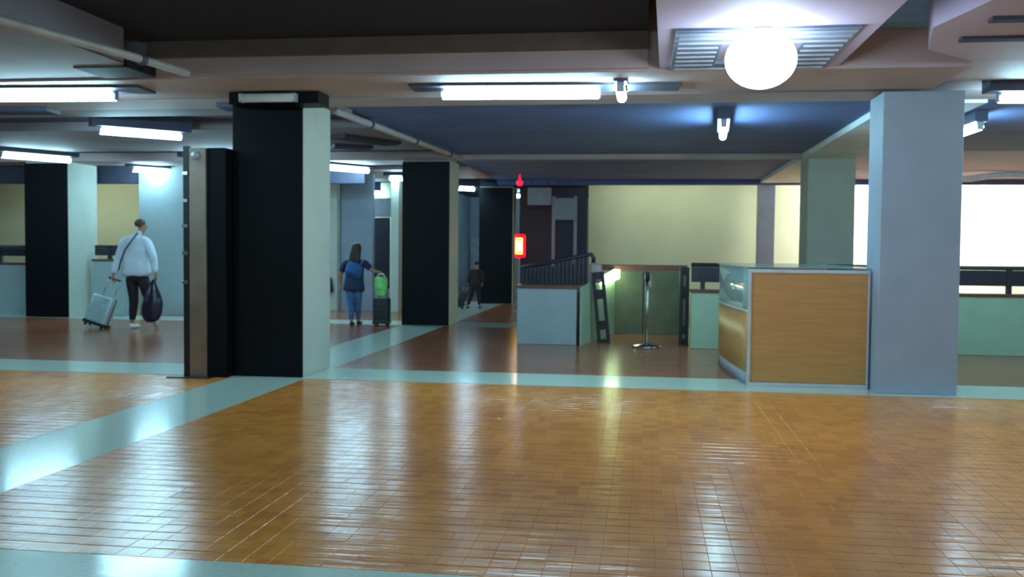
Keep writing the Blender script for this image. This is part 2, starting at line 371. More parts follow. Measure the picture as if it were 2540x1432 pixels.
box('middle_seam', -0.09, -0.07, -0.036, -0.031, 0.02, 1.0, 'dark_rail', t)

# slotted gate posts
def gate(label, loc, lean, height, slots, w):
    t = thing('gate_post', label, 'gate', loc, (0, lean, 0))
    edges = [0.0]
    for a, b in slots: edges += [a, b]
    edges.append(height)
    for s in (-1, 1):
        box('stile', s*w/2-0.026, s*w/2+0.026, -0.03, 0.03, 0, height, 'black', t, 0.008)
    for k in range(0, len(edges), 2):
        if edges[k+1]-edges[k] > 0.005:
            box('rung', -w/2+0.026, w/2-0.026, -0.025, 0.025, edges[k], edges[k+1], 'black', t, 0.006)
    for s in (-1, 1): box('foot', s*w/2-0.03, s*w/2+0.03, -0.08, 0.08, 0, 0.02, 'black', t, 0.006)
    return t
gate('black slotted gate leaf leaning left beside the glowing escalator wall', (-0.575, 13.85, 0.0), -0.10, 1.04, [(0.06, 0.19), (0.33, 0.64), (0.78, 0.93)], 0.135)
gate('upright black slotted gate leaf beside the mint low wall', (0.565, 13.75, 0.0), 0.0, 1.12, [(0.10, 0.16), (0.28, 0.66), (0.84, 1.0)], 0.085)
box('newel_cover', -0.82, -0.63, 14.10, 14.2, 0.86, 1.15, 'soffit', None, 0.045, True)
tag(bpy.data.objects['newel_cover'], 'rounded grey newel housing at the head of the stair railing', 'newel')

# stanchion
t = thing('stanchion', 'chrome queue stanchion on a round base in front of the olive screen', 'stanchion', (0.04, 13.32, 0))
lathe('base', [(0.20, 0), (0.21, 0.012), (0.19, 0.03), (0.06, 0.05), (0.03, 0.06)], 'steel', t)
lathe('post', [(0.021, 0.055), (0.021, 0.93)], 'steel', t, 16)
lathe('belt_head', [(0.032, 0.93), (0.036, 0.94), (0.036, 1.03), (0.03, 1.05), (0.01, 1.055)], 'black', t, 16)
box('belt_clip', 0.03, 0.055, -0.012, 0.012, 0.84, 1.02, 'steel', t, 0.004)

# ------------------------------------------------------------------ counter
t = thing('service_counter', 'orange wood service counter with pale metal frame and curved glass side', 'counter', (1.6, 10.6, 0))
ox, oy = 1.6, 10.6
fx0, fx1, fy, H = 1.03-ox, 2.20-ox, 9.72-oy, 1.175
box('front_panel', fx0+0.03, fx1-0.02, fy, fy+0.03, 0.045, H-0.03, 'laminate', t)
box('frame_rail', fx0, fx1, fy-0.012, fy+0.04, H-0.035, H, 'alu', t, 0.004)
box('frame_rail', fx0, fx1, fy-0.012, fy+0.04, 0.0, 0.04, 'alu', t, 0.004)
box('frame_post', fx0, fx0+0.032, fy-0.014, fy+0.04, 0.041, H-0.036, 'alu', t, 0.004)
box('frame_post', fx1-0.02, fx1, fy-0.014, fy+0.04, 0.041, H-0.036, 'alu', t, 0.004)
arc = []
for k in range(13):
    a = k/12; yy = 9.76 + a*2.2
    xx = 1.03 - 0.14*math.sin(math.pi*min(1, a*0.62+0.02)) + 0.05*max(0, a-0.8)*5*0.3
    arc.append((xx-ox, yy-oy))
def strip(name, m, off, z0, z1, th=0.02):
    bm = bmesh.new(); rows = []
    for x, y in arc:
        rows.append([bm.verts.new((x-off, y, z0)), bm.verts.new((x-off, y, z1)), bm.verts.new((x-off+th, y, z1)), bm.verts.new((x-off+th, y, z0))])
    for a, b in zip(rows, rows[1:]):
        for k in range(4): bm.faces.new((a[k], a[(k+1) % 4], b[(k+1) % 4], b[k]))
    bm.faces.new(rows[0]); bm.faces.new(rows[-1][::-1])
    return obj(name, bm, m, t, True)
strip('kick_plate', 'signgrey', -0.01, 0.0, 0.14)
strip('curved_panel', 'laminate', 0.0, 0.141, 0.74)
strip('panel_trim', 'alu', 0.006, 0.741, 0.765, 0.03)
strip('curved_glass', 'glass', 0.0, 0.766, 1.19, 0.012)
bm = bmesh.new(); poly = [(x+0.02, y) for x, y in arc] + [(0.6, arc[-1][1]), (0.6, arc[0][1])]
add_prism(bm, poly, 0.70, 0.735); obj('work_shelf', bm, 'laminate', t)
bm = bmesh.new(); poly = [(x-0.02, y) for x, y in arc] + [(0.6, arc[-1][1]), (0.6, arc[0][1])]
add_prism(bm, poly, 1.191, 1.203); obj('glass_top', bm, 'glass', t)
box('rear_panel', arc[-1][0], 0.6, arc[-1][1]+0.001, arc[-1][1]+0.03, 0, 1.15, 'laminate', t)

# ------------------------------------------------------------------ display stand left of the big column
t = thing('display_stand', 'tall dark display stand with bronze edge strip beside the large black column', 'display stand', (-4.48, 9.24, 0))
box('back_body', 0.025, 0.225, -0.02, 0.45, 0.0, 2.36, 'cover', t, 0.006)
box('edge_post', -0.165, 0.02, -0.04, 0.02, 0.0, 2.36, 'bronze', t, 0.006)
box('side_channel', -0.235, -0.17, -0.03, 0.02, 0.0, 2.38, 'black', t, 0.006)
for z in (0.98, 1.28, 1.56, 1.82, 2.1):
    box('bracket', -0.24, -0.18, -0.045, -0.031, z-0.018, z+0.018, 'steel', t, 0.003)
bm = bmesh.new(); bmesh.ops.create_uvsphere(bm, u_segments=16, v_segments=10, radius=0.045)
obj('round_lens', bm, 'silver', t, True, (-0.09, -0.05, 2.28))
box('foot_plate', -0.36, 0.10, -0.16, -0.045, 0.0, 0.012, 'black', t, 0.003)

# ------------------------------------------------------------------ ceiling lights
def fixture(label, x, y, z, ang, L, ztop, lit=True, hl=0.12, hw=0.10, hoff=(0, 0), r=0.043):
    t = thing('ceiling_light', label, 'lamp', (x, y, z), (0, 0, math.radians(ang)), 'fluorescent ceiling lights')
    box('housing', -L/2-hl+hoff[0], L/2+hl+hoff[1], -hw, hw, r+0.012, ztop-z, 'housing', t, 0.004)
    bm = bmesh.new(); tube(bm, [(-L/2, 0, 0), (L/2, 0, 0)], r, 12); obj('tube', bm, 'tube' if lit else 'white', t, True)
    for s in (-1, 1):
        box('socket', s*L/2-0.016, s*L/2+0.016, -r*0.8, r*0.8, -r*0.8, r+0.013, 'signgrey', t, 0.003)
    return t
Z = 2.80
fixture('big lit fluorescent tube under the beam at top centre', -1.18, 8.86, Z, 3, 1.46, 2.879, hl=0.3, hw=0.17, hoff=(0, 0.45))
fixture('short lit tube seen end-on beside the big centre tube', -0.24, 8.86, Z, 90, 0.55, 2.879, hl=0.05, hw=0.06)
fixture('lit fluorescent tube cut by the left edge of the picture, highest on the left', -5.86, 8.63, Z, 3, 1.46, 2.879, hl=0.12, hw=0.19, hoff=(0, 0.2))
fixture('slanting lit tube left of the large column, second highest on the left', -6.49, 11.57, Z, 44, 1.0, 3.049)
fixture('slanting lit tube at the left edge above the far left black column', -10.06, 14.61, Z, 58, 1.1, 2.929)
fixture('slanting lit tube above the man in the white jacket', -9.41, 17.3, Z, 54, 0.90, 2.999)
fixture('lit tube seen end-on in the middle of the dark blue ceiling', 0.91, 11.7, Z, 86, 1.2, 2.979, hl=0.05, hw=0.07)
fixture('lit tube cut by the right edge of the picture beside the beam end', 3.75, 9.48, Z, 3, 1.0, 3.049)
fixture('small lit tube right of the blue grey column, lower of two', 3.76, 11.87, Z, 91, 0.7, 2.979, hl=0.05, hw=0.07)
fixture('slanting lit tube right of the large column, above the woman', -5.45, 17.0, Z, 55, 0.9, 2.899)
fixture('lit tube lower left of the two right above the woman', -7.61, 23.3, Z, 33, 0.62, 3.049)
fixture('tiny lit tube touching the left edge of the middle black column', -5.15, 19.25, Z, 5, 0.26, 2.929)
fixture('lit tube above the green bag, lowest of the tubes there', -7.02, 23.7, Z-0.03, 19, 0.54, 3.049, hl=0.0, hw=0.05)
fixture('small lit tube between the middle and far black columns', -4.30, 22.6, Z, 40, 0.42, 3.049)
fixture('tiny lit tube just right of the farthest black column', -3.42, 25.6, Z, 0, 0.2, 2.899)
t = thing('unlit_ceiling_light', 'unlit tube on a black box at the head of the large black column', 'lamp', (-3.64, 8.98, 2.82))
box('housing', -0.46, 0.46, -0.02, 0.3, -0.06, 0.059, 'cover', t, 0.004)
bm = bmesh.new(); tube(bm, [(-0.31, -0.065, -0.01), (0.24, -0.065, -0.01)], 0.042, 14); obj('tube', bm, 'white', t, True)
for x in (-0.31, 0.24): box('socket', x-0.015, x+0.015, -0.10, -0.021, -0.05, 0.03, 'silver', t, 0.004)
# unseen tubes added for fill, around the viewer and behind columns
for x, y in ((-4.0, 25.5), (-7.0, 15.2), (-7.2, 19.5), (-1.2, 1.5), (3.6, 2.5), (-7.5, 3.2), (-6.0, -1.5), (0.8, -3.0), (6.5, -0.5), (7.2, 9.0), (7.5, 14.2), (-13.0, 10.5), (-16, 14.5), (-8.8, 21.5)):
    zt = 3.199 if y < 8 and -4.42 < x < 0 else 2.919 if y < 8 and x > 2.3 else 2.899 if y < 8 else 2.93
    fixture('unseen fluorescent tube added to light the hall', x, y, Z, 3, 0.4 if y > 25 else 1.4, zt if y < 24 else 2.899, hl=0.02 if y > 25 else 0.12)

t = thing('flare_globe', 'huge dazzling round white flare of a lamp, shaped as a globe, under the pale violet ceiling panel', 'lamp', (0.78, 6.85, 2.69))  # flare of a lamp given a solid glowing shape
bm = bmesh.new(); bmesh.ops.create_uvsphere(bm, u_segments=32, v_segments=16, radius=0.245)
bmesh.ops.scale(bm, verts=bm.verts, vec=(1, 0.9, 0.82)); obj('globe', bm, 'globe', t, True)
lathe('collar', [(0.08, 0.192), (0.10, 0.20), (0.10, 0.208)], 'housing', t)
t = thing('ceiling_vent', 'dark rectangular ceiling vent around the dazzling round lamp flare', 'vent', (0.82, 7.7, 2.9))
bm = bmesh.new()
for b_ in ((-0.63, 0.62, -0.93, -0.5), (-0.63, -0.28, -0.49, 0.25), (0.3, 0.62, -0.49, 0.25), (-0.63, 0.62, 0.26, 0.5)): add_box(bm, b_[0], b_[1], b_[2], b_[3], -0.02, -0.001)
obj('backing', bm, mat('vent_grey', (0.16, 0.22, 0.32), 0.6), t)
for k in range(9):
    y = -0.88 + k*0.165
    for x0, x1 in (((-0.6, 0.6),) if y < -0.5 or y > 0.3 else ((-0.6, -0.3), (0.32, 0.6))):
        box('slat', x0, x1, y-0.012, y+0.012, -0.032, -0.021, 'signgrey', t)

# pipes under the ceiling
def pipe(label, pts, r, m='pipe'):
    t = thing('ceiling_pipe', label, 'pipe', pts[0]); p0 = Vector(pts[0])
    bm = bmesh.new(); tube(bm, [Vector(p)-p0 for p in pts], r, 12); obj('pipe', bm, m, t, True)
    d = Vector(pts[-1])-p0; n = max(2, int(d.length/1.7))
    for k in range(n):
        q = d*((k+0.6)/n); bm = bmesh.new(); dd = d.normalized()*0.03
        tube(bm, [q-dd, q+dd], r+0.012, 12)
        add_box(bm, q.x-0.008, q.x+0.008, q.y-0.008, q.y+0.008, q.z+r, 0.0+2.985-p0.z if p0.y > 9 else 2.9-p0.z)
        obj('clamp', bm, 'housing', t)
    return t
pipe('long tan pipe crossing the upper left corner under the dark ceiling', [(-4.45, 4.9, 2.87), (-4.36, 5.85, 2.87), (-4.10, 7.2, 2.87), (-4.0, 7.9, 2.87)], 0.035)
pipe('slanting tan pipe running from the large column to the middle one', [(-3.48, 10.4, 2.89), (-3.30, 13.2, 2.89), (-3.12, 15.9, 2.89)], 0.04)
# wavy duct on the right
t = thing('ceiling_duct', 'pale wavy duct under the ceiling beyond the blue grey column', 'duct', (5.9, 20.0, 2.87))
bm = bmesh.new(); loft(bm, [((x, 0, z), 0.06, 0.06) for x, z in ((0, -0.04), (0.5, -0.03), (0.8, 0.02), (1.2, 0.05), (1.6, 0.03), (2.4, -0.03))], 10)
obj('duct_body', bm, 'white', t, True)
# unseen tubes added high in the atrium to brighten its far walls
def wall_fill(label, x, y, L, m='warm_em', zc=3.3):
    t = thing('wall_fill_lamp', label, 'lamp', (x, y, zc), group='added atrium fill lamps')
    box('housing', -L/2-0.05, L/2+0.05, -0.12, 0.0, -0.04, 3.599-zc, 'housing', t, 0.004)
    box('tube', -L/2, L/2, 0.01, 0.05, -0.03, 0.02, m, t, 0.006); return t

# ------------------------------------------------------------------ far centre: screens, signs, doorway
sbox('wall_screen', -3.1, -2.13, 23.4, 23.5, 0, 2.98, 'maroon')  # red cast of the sign is put into this wall's colour
sbox('wall_screen', -2.13, -1.43, 23.4, 23.5, 0, 2.98, 'dark_wall')
t = thing('header_sign', 'pale grey header board high behind the red sign', 'sign board', (-2.45, 22.0, 2.39))
box('board', -0.28, 0.27, -0.03, 0.03, 0, 0.40, 'signgrey', t, 0.004); box('hanger', -0.2, -0.18, -0.01, 0.01, 0.401, 0.59, 'housing', t); box('hanger', 0.18, 0.2, -0.01, 0.01, 0.401, 0.59, 'housing', t)
t = thing('header_sign', 'pale blue grey header board left of the cream wall', 'sign board', (-1.88, 22.0, 2.05))
box('board', -0.2, 0.24, -0.03, 0.03, 0, 0.50, 'pale_blue', t, 0.004); box('hanger', -0.15, -0.13, -0.01, 0.01, 0.501, 0.93, 'housing', t); box('hanger', 0.13, 0.15, -0.01, 0.01, 0.501, 0.93, 'housing', t)
for x, l in ((-2.13, 'thin grey post between the two header boards'), (-1.62, 'thin grey post at the left edge of the cream wall')):
    t = thing('screen_post', l, 'post', (x, 22.1, 0)); box('post', -0.035, 0.035, -0.035, 0.035, 0, 2.6, 'signgrey', t, 0.004); box('post_base', -0.08, 0.08, -0.08, 0.08, 0, 0.015, 'signgrey', t)
t = thing('red_sign', 'glowing sign, red halo shaped as a box, with a bright yellow white face', 'sign', (-2.72, 20.5, 0))
box('pole', -0.02, 0.02, 0.0, 0.04, 0.0, 1.17, 'signgrey', t); box('pole_base', -0.12, 0.12, -0.1, 0.12, 0, 0.015, 'signgrey', t)
box('case', -0.10, 0.14, -0.05, 0.05, 1.172, 1.68, 'red_em', t, 0.05); box('lit_face', -0.07, 0.08, -0.07, -0.051, 1.25, 1.60, 'core_em', t, 0.01)  # red shell is the sign's halo built as a glowing solid
for z in (1.26, 1.535): box('lit_band', -0.06, 0.07, -0.078, -0.0705, z, z+0.05, emit('amber_light', (1.0, 0.55, 0.0), 1.2), t)
t = thing('red_marker_lamp', 'small dim red lamp under the ceiling above the red sign', 'lamp', (-2.72, 20.5, 2.87))
bm = bmesh.new(); loft(bm, [((0, 0, -0.14), 0.05, 0.05), ((0, 0, -0.05), 0.08, 0.08), ((0, 0, 0.0), 0.03, 0.03), ((0, 0, 0.11), 0.015, 0.015)], 10)
obj('lens', bm, emit('dim_red', (0.9, 0.02, 0.06), 0.35), t, True)
# doorway between the columns
t = thing('doorway', 'pale doorway with its lit opening made as a glowing panel behind the far walking person', 'doorway', (-4.55, 27.9, 0))
for x0, x1, z1 in ((-0.62, -0.25, 1.65), (0.22, 0.6, 1.65)): box('door_leaf', x0, x1, -0.06, 0.0, 0, z1, 'signgrey', t, 0.005)
box('lintel', -0.24, 0.21, -0.06, 0.0, 1.3, 1.65, 'signgrey', t, 0.005)
for x in (-0.235, 0.185): box('jamb', x, x+0.03, -0.08, -0.02, 0, 1.28, 'white', t, 0.004)
box('glow_panel', -0.2, 0.18, -0.03, 0.0, 0.5, 1.28, emit('door_glow', (0.25, 0.55, 0.50), 0.5), t)  # glowing sheet in place of the lit door opening
t = thing('yellow_sign', 'small plain yellow sign above the doorway of the far person', 'sign', (-4.55, 27.8, 1.46))
box('plate', -0.02, 0.24, -0.015, 0.015, 0, 0.14, 'yellow', t, 0.004); box('bracket', 0.10, 0.12, 0.016, 0.03, 0.02, 0.12, 'housing', t)
# small display cabinet behind the woman's case
t = thing('banner_stand', 'dark banner board with pale top panel right of the woman', 'banner', (-6.05, 21.2, 0))
box('dark_board', -0.28, 0.24, -0.02, 0.02, 0.42, 2.05, 'dark_wall', t, 0.004)
box('top_panel', -0.22, 0.28, -0.05, -0.025, 2.06, 2.5, 'signgrey', t, 0.01)
box('base_panel', -0.28, 0.24, -0.03, 0.03, 0.0, 0.419, 'pale_blue', t, 0.004)
# bag hanging on the slim white pillar
t = thing('hanging_bag', 'small black bag hanging against the slim white pillar', 'bag', (-6.62, 19.3, 0.42))
bm = bmesh.new(); loft(bm, [((0, 0, 0), 0.10, 0.045, 0.6), ((0, 0, 0.05), 0.105, 0.05, 0.6), ((-0.01, 0, 0.26), 0.075, 0.04, 0.6), ((-0.01, 0, 0.32), 0.05, 0.02, 0.6)], 16)
obj('bag_body', bm, 'bag', t, True)
bm = bmesh.new(); tube(bm, [(-0.04, 0, 0.31), (-0.05, 0.03, 0.9), (-0.05, 0.07, 2.0)], 0.011, 8); obj('strap', bm, 'black', t, True)
bm = bmesh.new(); tube(bm, [(-0.05, 0.05, 2.02), (-0.05, 0.10, 2.02)], 0.015, 8); obj('hook', bm, 'steel', t, True)

wall_fill('unseen fill tube added above the cream wall far behind the escalator', 0.6, 22.5, 3.0)
wall_fill('unseen fill tube added above the bright wall at the right', 6.8, 22.5, 4.0, emit('wall_fill_bright', (0.95, 1.0, 0.88), 200.0))
wall_fill('unseen fill tube added above the cream wall at the left', -14.5, 22.2, 3.0, zc=3.0)

# ------------------------------------------------------------------ people
def bake(o):
    dg = bpy.context.evaluated_depsgraph_get(); me = bpy.data.meshes.new_from_object(o.evaluated_get(dg))
    o.modifiers.clear(); o.data = me
    for p in me.polygons: p.use_smooth = True
def skin(name, verts, edges, roots, m, parent):
    """verts: key -> (x, y, z, radius[, radius2]); grown into one continuous surface"""
    keys = list(verts); ix = {k: i for i, k in enumerate(keys)}
    me = bpy.data.meshes.new(name); me.from_pydata([verts[k][:3] for k in keys], [(ix[a], ix[b]) for a, b in edges], [])
    o = bpy.data.objects.new(name, me); C.objects.link(o)
    o.modifiers.new('skin', 'SKIN'); sv = me.skin_vertices[0].data
    for k in keys:
        r = verts[k]; sv[ix[k]].radius = (r[3], r[4] if len(r) > 4 else r[3]); sv[ix[k]].use_root = k in roots
    sm = o.modifiers.new('sub', 'SUBSURF'); sm.levels = 2; sm.render_levels = 2
    bpy.context.view_layer.update(); bake(o); o.data.materials.clear(); o.data.materials.append(M[m])
    o.parent = parent
    return o
def hand(V, E, RT, key, wrist, d, s, curl):
    """palm and five curled fingers hanging along direction d from the wrist vertex"""
    w = Vector(wrist); d = Vector(d).normalized(); side = Vector((0, 1, 0)); nrm = d.cross(side).normalized()
    palm = w + d*0.055*s; V[key+'p'] = (*palm, 0.030*s, 0.020*s); E.append((key, key+'p'))
    for f, (o_, ln) in enumerate(((-0.027, 0.062), (-0.009, 0.072), (0.009, 0.068), (0.026, 0.054))):
        b = palm + side*o_*s + d*0.012*s; p1 = b + d*ln*0.5*s + nrm*curl*0.012*s; p2 = p1 + d*ln*0.25*s + nrm*curl*0.032*s
        ks = [key+'f%d%d' % (f, q) for q in range(3)]
        for kk, p in zip(ks, (b, p1, p2)): V[kk] = (*p, 0.0095*s)
        E += [(ks[0], ks[1]), (ks[1], ks[2])]; RT.append(ks[0])
    b = w + d*0.035*s - side*0.02*s; p1 = b - side*0.028*s + d*0.02*s; p2 = p1 + d*0.028*s + nrm*curl*0.018*s
    ks = [key+'t%d' % q for q in range(3)]
    for kk, p in zip(ks, (b, p1, p2)): V[kk] = (*p, 0.0105*s)
    E += [(ks[0], ks[1]), (ks[1], ks[2])]; RT.append(ks[0])

def person(label, base, J, s, top, bottom, shoe, hair, turn=0.0, hem=None, sleeve=1.0, long_hair=False, tw=(0.19, 0.21, 0.23), rotz=0.0, shoe_h=0.07):
    """J: joint positions in metres about the base; s: size of the figure against 1.75 m"""
    t = thing('person', label, 'person', base, (0, 0, rotz))
    V = {}; E = []; RT = ['pelvis']
    def v(k, p, r, r2=None): V[k] = (p[0], p[1], p[2], r*s, (r2 or r)*s)
    pel, chest, neck, head = [Vector(J[k]) for k in ('pelvis', 'chest', 'neck', 'head')]
    v('pelvis', pel, 0.12, 0.10); v('belly', pel.lerp(chest, 0.5), 0.12, 0.09); v('chest', chest, 0.13, 0.10); v('neck', neck, 0.060)
    E += [('pelvis', 'belly'), ('belly', 'chest'), ('chest', 'neck')]
    f = Vector((math.sin(turn), math.cos(turn), 0)); sd = Vector((f.y, -f.x, 0))
    jaw = head - Vector((0, 0, 0.045))*s + f*0.02*s
    v('jaw', jaw, 0.062, 0.060); v('skull', head + Vector((0, 0, 0.035))*s, 0.083, 0.080); v('crown', head + Vector((0, 0, 0.085))*s, 0.055)
    E += [('neck', 'jaw'), ('jaw', 'skull'), ('skull', 'crown')]
    nose = head + f*0.088*s - Vector((0, 0, 0.01))*s
    V['n0'] = (*(head + f*0.06*s + Vector((0, 0, 0.02))*s), 0.012*s); V['n1'] = (*(nose), 0.013*s); V['n2'] = (*(nose - f*0.02*s - Vector((0, 0, 0.02))*s), 0.012*s)
    E += [('n0', 'n1'), ('n1', 'n2')]; RT.append('n0')
    V['m0'] = (*(head + f*0.068*s + sd*0.02*s - Vector((0, 0, 0.05))*s), 0.008*s); V['m1'] = (*(head + f*0.068*s - sd*0.02*s - Vector((0, 0, 0.05))*s), 0.008*s); E.append(('m0', 'm1')); RT.append('m0')
    for q, g in ((-1, 'L'), (1, 'R')):
        ea = head + sd*q*0.078*s
        V['e'+g+'0'] = (*(ea + Vector((0, 0, 0.02))*s), 0.014*s, 0.010*s); V['e'+g+'1'] = (*(ea - Vector((0, 0, 0.02))*s), 0.011*s, 0.009*s); E.append(('e'+g+'0', 'e'+g+'1')); RT.append('e'+g+'0')
        sh, el, ha = [Vector(J[k+g]) for k in ('sh', 'el', 'ha')]
        v('sh'+g, sh, 0.058); v('el'+g, el, 0.040); v('fa'+g, el.lerp(ha, 0.5), 0.036); v('h'+g, ha, 0.024)
        E += [('chest', 'sh'+g), ('sh'+g, 'el'+g), ('el'+g, 'fa'+g), ('fa'+g, 'h'+g)]
        hand(V, E, RT, 'h'+g, ha, J.get('hd'+g, ha-el), s, J.get('curl', 1)*q*-1)
        hp, kn, an, to = [Vector(J[k+g]) for k in ('hip', 'kn', 'an', 'toe')]
        v('hip'+g, hp, 0.085); v('kn'+g, kn, 0.052); v('calf'+g, kn.lerp(an, 0.4), 0.050); v('an'+g, an, 0.034); v('toe'+g, to, 0.030)
        E += [('pelvis', 'hip'+g), ('hip'+g, 'kn'+g), ('kn'+g, 'calf'+g), ('calf'+g, 'an'+g), ('an'+g, 'toe'+g)]
    body = skin('body', V, E, RT, 'skin', t)
    # eyes
    for q in (-1, 1):
        bm = bmesh.new(); bmesh.ops.create_uvsphere(bm, u_segments=10, v_segments=6, radius=0.010*s); obj('eye', bm, 'eye', t, True, head + f*0.064*s + sd*q*0.028*s + Vector((0, 0, 0.015))*s)
    # top garment: torso and both sleeves as one mesh
    bm = bmesh.new()
    shl, shr = Vector(J['shL']), Vector(J['shR']); mid = (shl+shr)/2
    hz = Vector(J['hem']); w0, w1, w2 = tw
    rings = [(hz, w2*s, 0.15*s, 0.85), (hz.lerp(mid, 0.12), w2*0.99*s, 0.155*s, 0.85), (hz.lerp(mid, 0.45), w1*s, 0.14*s, 0.85), (hz.lerp(mid, 0.75), w0*s, 0.135*s, 0.85),
             (hz.lerp(mid, 0.92), w0*1.02*s, 0.125*s, 0.85), (mid + Vector((0, 0, 0.035))*s, 0.165*s, 0.105*s), (mid.lerp(neck, 0.35) + Vector((0, 0, 0.02))*s, 0.11*s, 0.09*s), (neck.lerp(mid, 0.45), 0.07*s, 0.068*s), (neck.lerp(mid, 0.1), 0.064*s, 0.064*s), (neck + Vector((0, 0, 0.065 if s > 0.9 else -0.02))*s, 0.068*s, 0.07*s)]
    loft(bm, rings, 24)
    for g in 'LR':
        sh, el, ha = [Vector(J[k+g]) for k in ('sh', 'el', 'ha')]
        if sleeve >= 1: pp = [(sh.lerp(mid, 0.75)+Vector((0,0,0.01)), 0.08*s, 0.09*s), (sh.lerp(mid, 0.35)+Vector((0,0,0.012)), 0.085*s, 0.095*s), (sh, 0.080*s, 0.088*s), (sh.lerp(el, 0.5), 0.072*s, 0.080*s), (el, 0.068*s, 0.070*s), (el.lerp(ha, 0.5), 0.056*s, 0.056*s), (el.lerp(ha, 0.93), 0.05*s, 0.05*s)]
        else: pp = [(sh.lerp(mid, 0.75), 0.07*s, 0.085*s), (sh.lerp(mid, 0.35), 0.078*s, 0.088*s), (sh, 0.080*s, 0.085*s), (sh.lerp(el, 0.4), 0.070*s, 0.070*s), (sh.lerp(el, 0.8), 0.066*s, 0.066*s)]
        loft(bm, pp, 16)
    obj('jacket' if sleeve >= 1 else 'shirt', bm, top, t, True, sub=1)
    # trousers: seat and two legs
    bm = bmesh.new()
    loft(bm, [(pel + Vector((0, 0, 0.12))*s, 0.16*s, 0.12*s), (pel, 0.175*s, 0.135*s), (pel - Vector((0, 0, 0.09))*s, 0.165*s, 0.13*s), (pel - Vector((0, 0, 0.15))*s, 0.11*s, 0.09*s)], 20)
    for g in 'LR':
        hp, kn, an = [Vector(J[k+g]) for k in ('hip', 'kn', 'an')]
        loft(bm, [(hp + Vector((0, 0, 0.02))*s, 0.10*s, 0.115*s), (hp.lerp(kn, 0.3), 0.098*s, 0.105*s), (kn, 0.072*s, 0.078*s), (kn.lerp(an, 0.35), 0.068*s, 0.075*s), (kn.lerp(an, 0.95), 0.055*s, 0.062*s)], 16)
    obj('trousers', bm, bottom, t, True, sub=1)
    for g in 'LR':
        an, to = Vector(J['an'+g]), Vector(J['toe'+g]); d = (to-an); dn = Vector((d.x, d.y, 0)).normalized()
        heel = an - dn*0.05*s - Vector((0, 0, 0.035))*s
        bm = bmesh.new(); loft(bm, [(heel, 0.030*s, 0.035*s), (heel.lerp(to, 0.2), 0.042*s, 0.05*s), (heel.lerp(to, 0.55), 0.046*s, 0.042*s), (heel.lerp(to, 0.85), 0.046*s, 0.032*s), (to + dn*0.03*s, 0.03*s, 0.02*s)], 14)
        obj('shoe', bm, shoe, t, True, sub=1)
    # hair
    bm = bmesh.new(); hc = head + Vector((0, 0, 0.035))*s - f*0.016*s
    if long_hair:
        Zv = lambda q: Vector((0, 0, q))*s
        loft(bm, [(neck + Zv(-0.17) - f*0.09*s, 0.06*s, 0.02*s), (neck + Zv(-0.13) - f*0.085*s, 0.105*s, 0.035*s), (neck + Zv(-0.04) - f*0.07*s, 0.125*s, 0.055*s), (neck + Zv(0.05) - f*0.045*s, 0.118*s, 0.078*s),
                  (hc + Zv(-0.06) - f*0.02*s, 0.106*s, 0.092*s), (hc + Zv(-0.005) - f*0.008*s, 0.105*s, 0.104*s), (hc + Zv(0.045), 0.093*s, 0.098*s), (hc + Zv(0.075), 0.068*s, 0.075*s), (hc + Zv(0.092), 0.03*s, 0.035*s)], 24)
    else:
        loft(bm, [(hc - Vector((0, 0, 0.055))*s - f*0.03*s, 0.066*s, 0.06*s), (hc - Vector((0, 0, 0.01))*s - f*0.012*s, 0.090*s, 0.088*s), (hc + Vector((0, 0, 0.035))*s, 0.090*s, 0.092*s), (hc + Vector((0, 0, 0.07))*s, 0.068*s, 0.07*s), (hc + Vector((0, 0, 0.088))*s, 0.03*s, 0.032*s)], 20)
    obj('hair', bm, hair, t, True, sub=1)
    return t

man = person('man in a white jacket and black trousers walking away with luggage', (-8.17, 14.35, 0),
    dict(pelvis=(0.02, 0, 0.90), chest=(0.0, 0.02, 1.33), neck=(0.045, 0.05, 1.55), head=(0.07, 0.07, 1.665), hem=(0.02, 0, 0.84),
         shL=(-0.18, 0.0, 1.43), elL=(-0.275, -0.03, 1.14), haL=(-0.33, -0.10, 0.87), shR=(0.19, 0.03, 1.42), elR=(0.335, -0.05, 1.16), haR=(0.405, -0.10, 0.89), hdL=(0.02, 0, -1), hdR=(0, 0, -1),
         hipL=(-0.07, 0.0, 0.86), knL=(-0.07, 0.08, 0.47), anL=(-0.10, 0.06, 0.085), toeL=(-0.08, 0.22, 0.03),
         hipR=(0.11, 0.0, 0.86), knR=(0.17, 0.13, 0.46), anR=(0.30, 0.10, 0.16), toeR=(0.24, 0.21, 0.03)),
    1.0, 'jacket', 'trousers', 'white', 'hair_brown', turn=0.9, tw=(0.195, 0.22, 0.25))
bm = bmesh.new(); tube(bm, [(0.10, -0.10, 1.56), (0.02, -0.14, 1.44), (-0.09, -0.16, 1.28), (-0.16, -0.165, 1.1), (-0.205, -0.15, 0.95)], 0.010, 8); o = obj('shoulder_strap', bm, 'black', man, True)
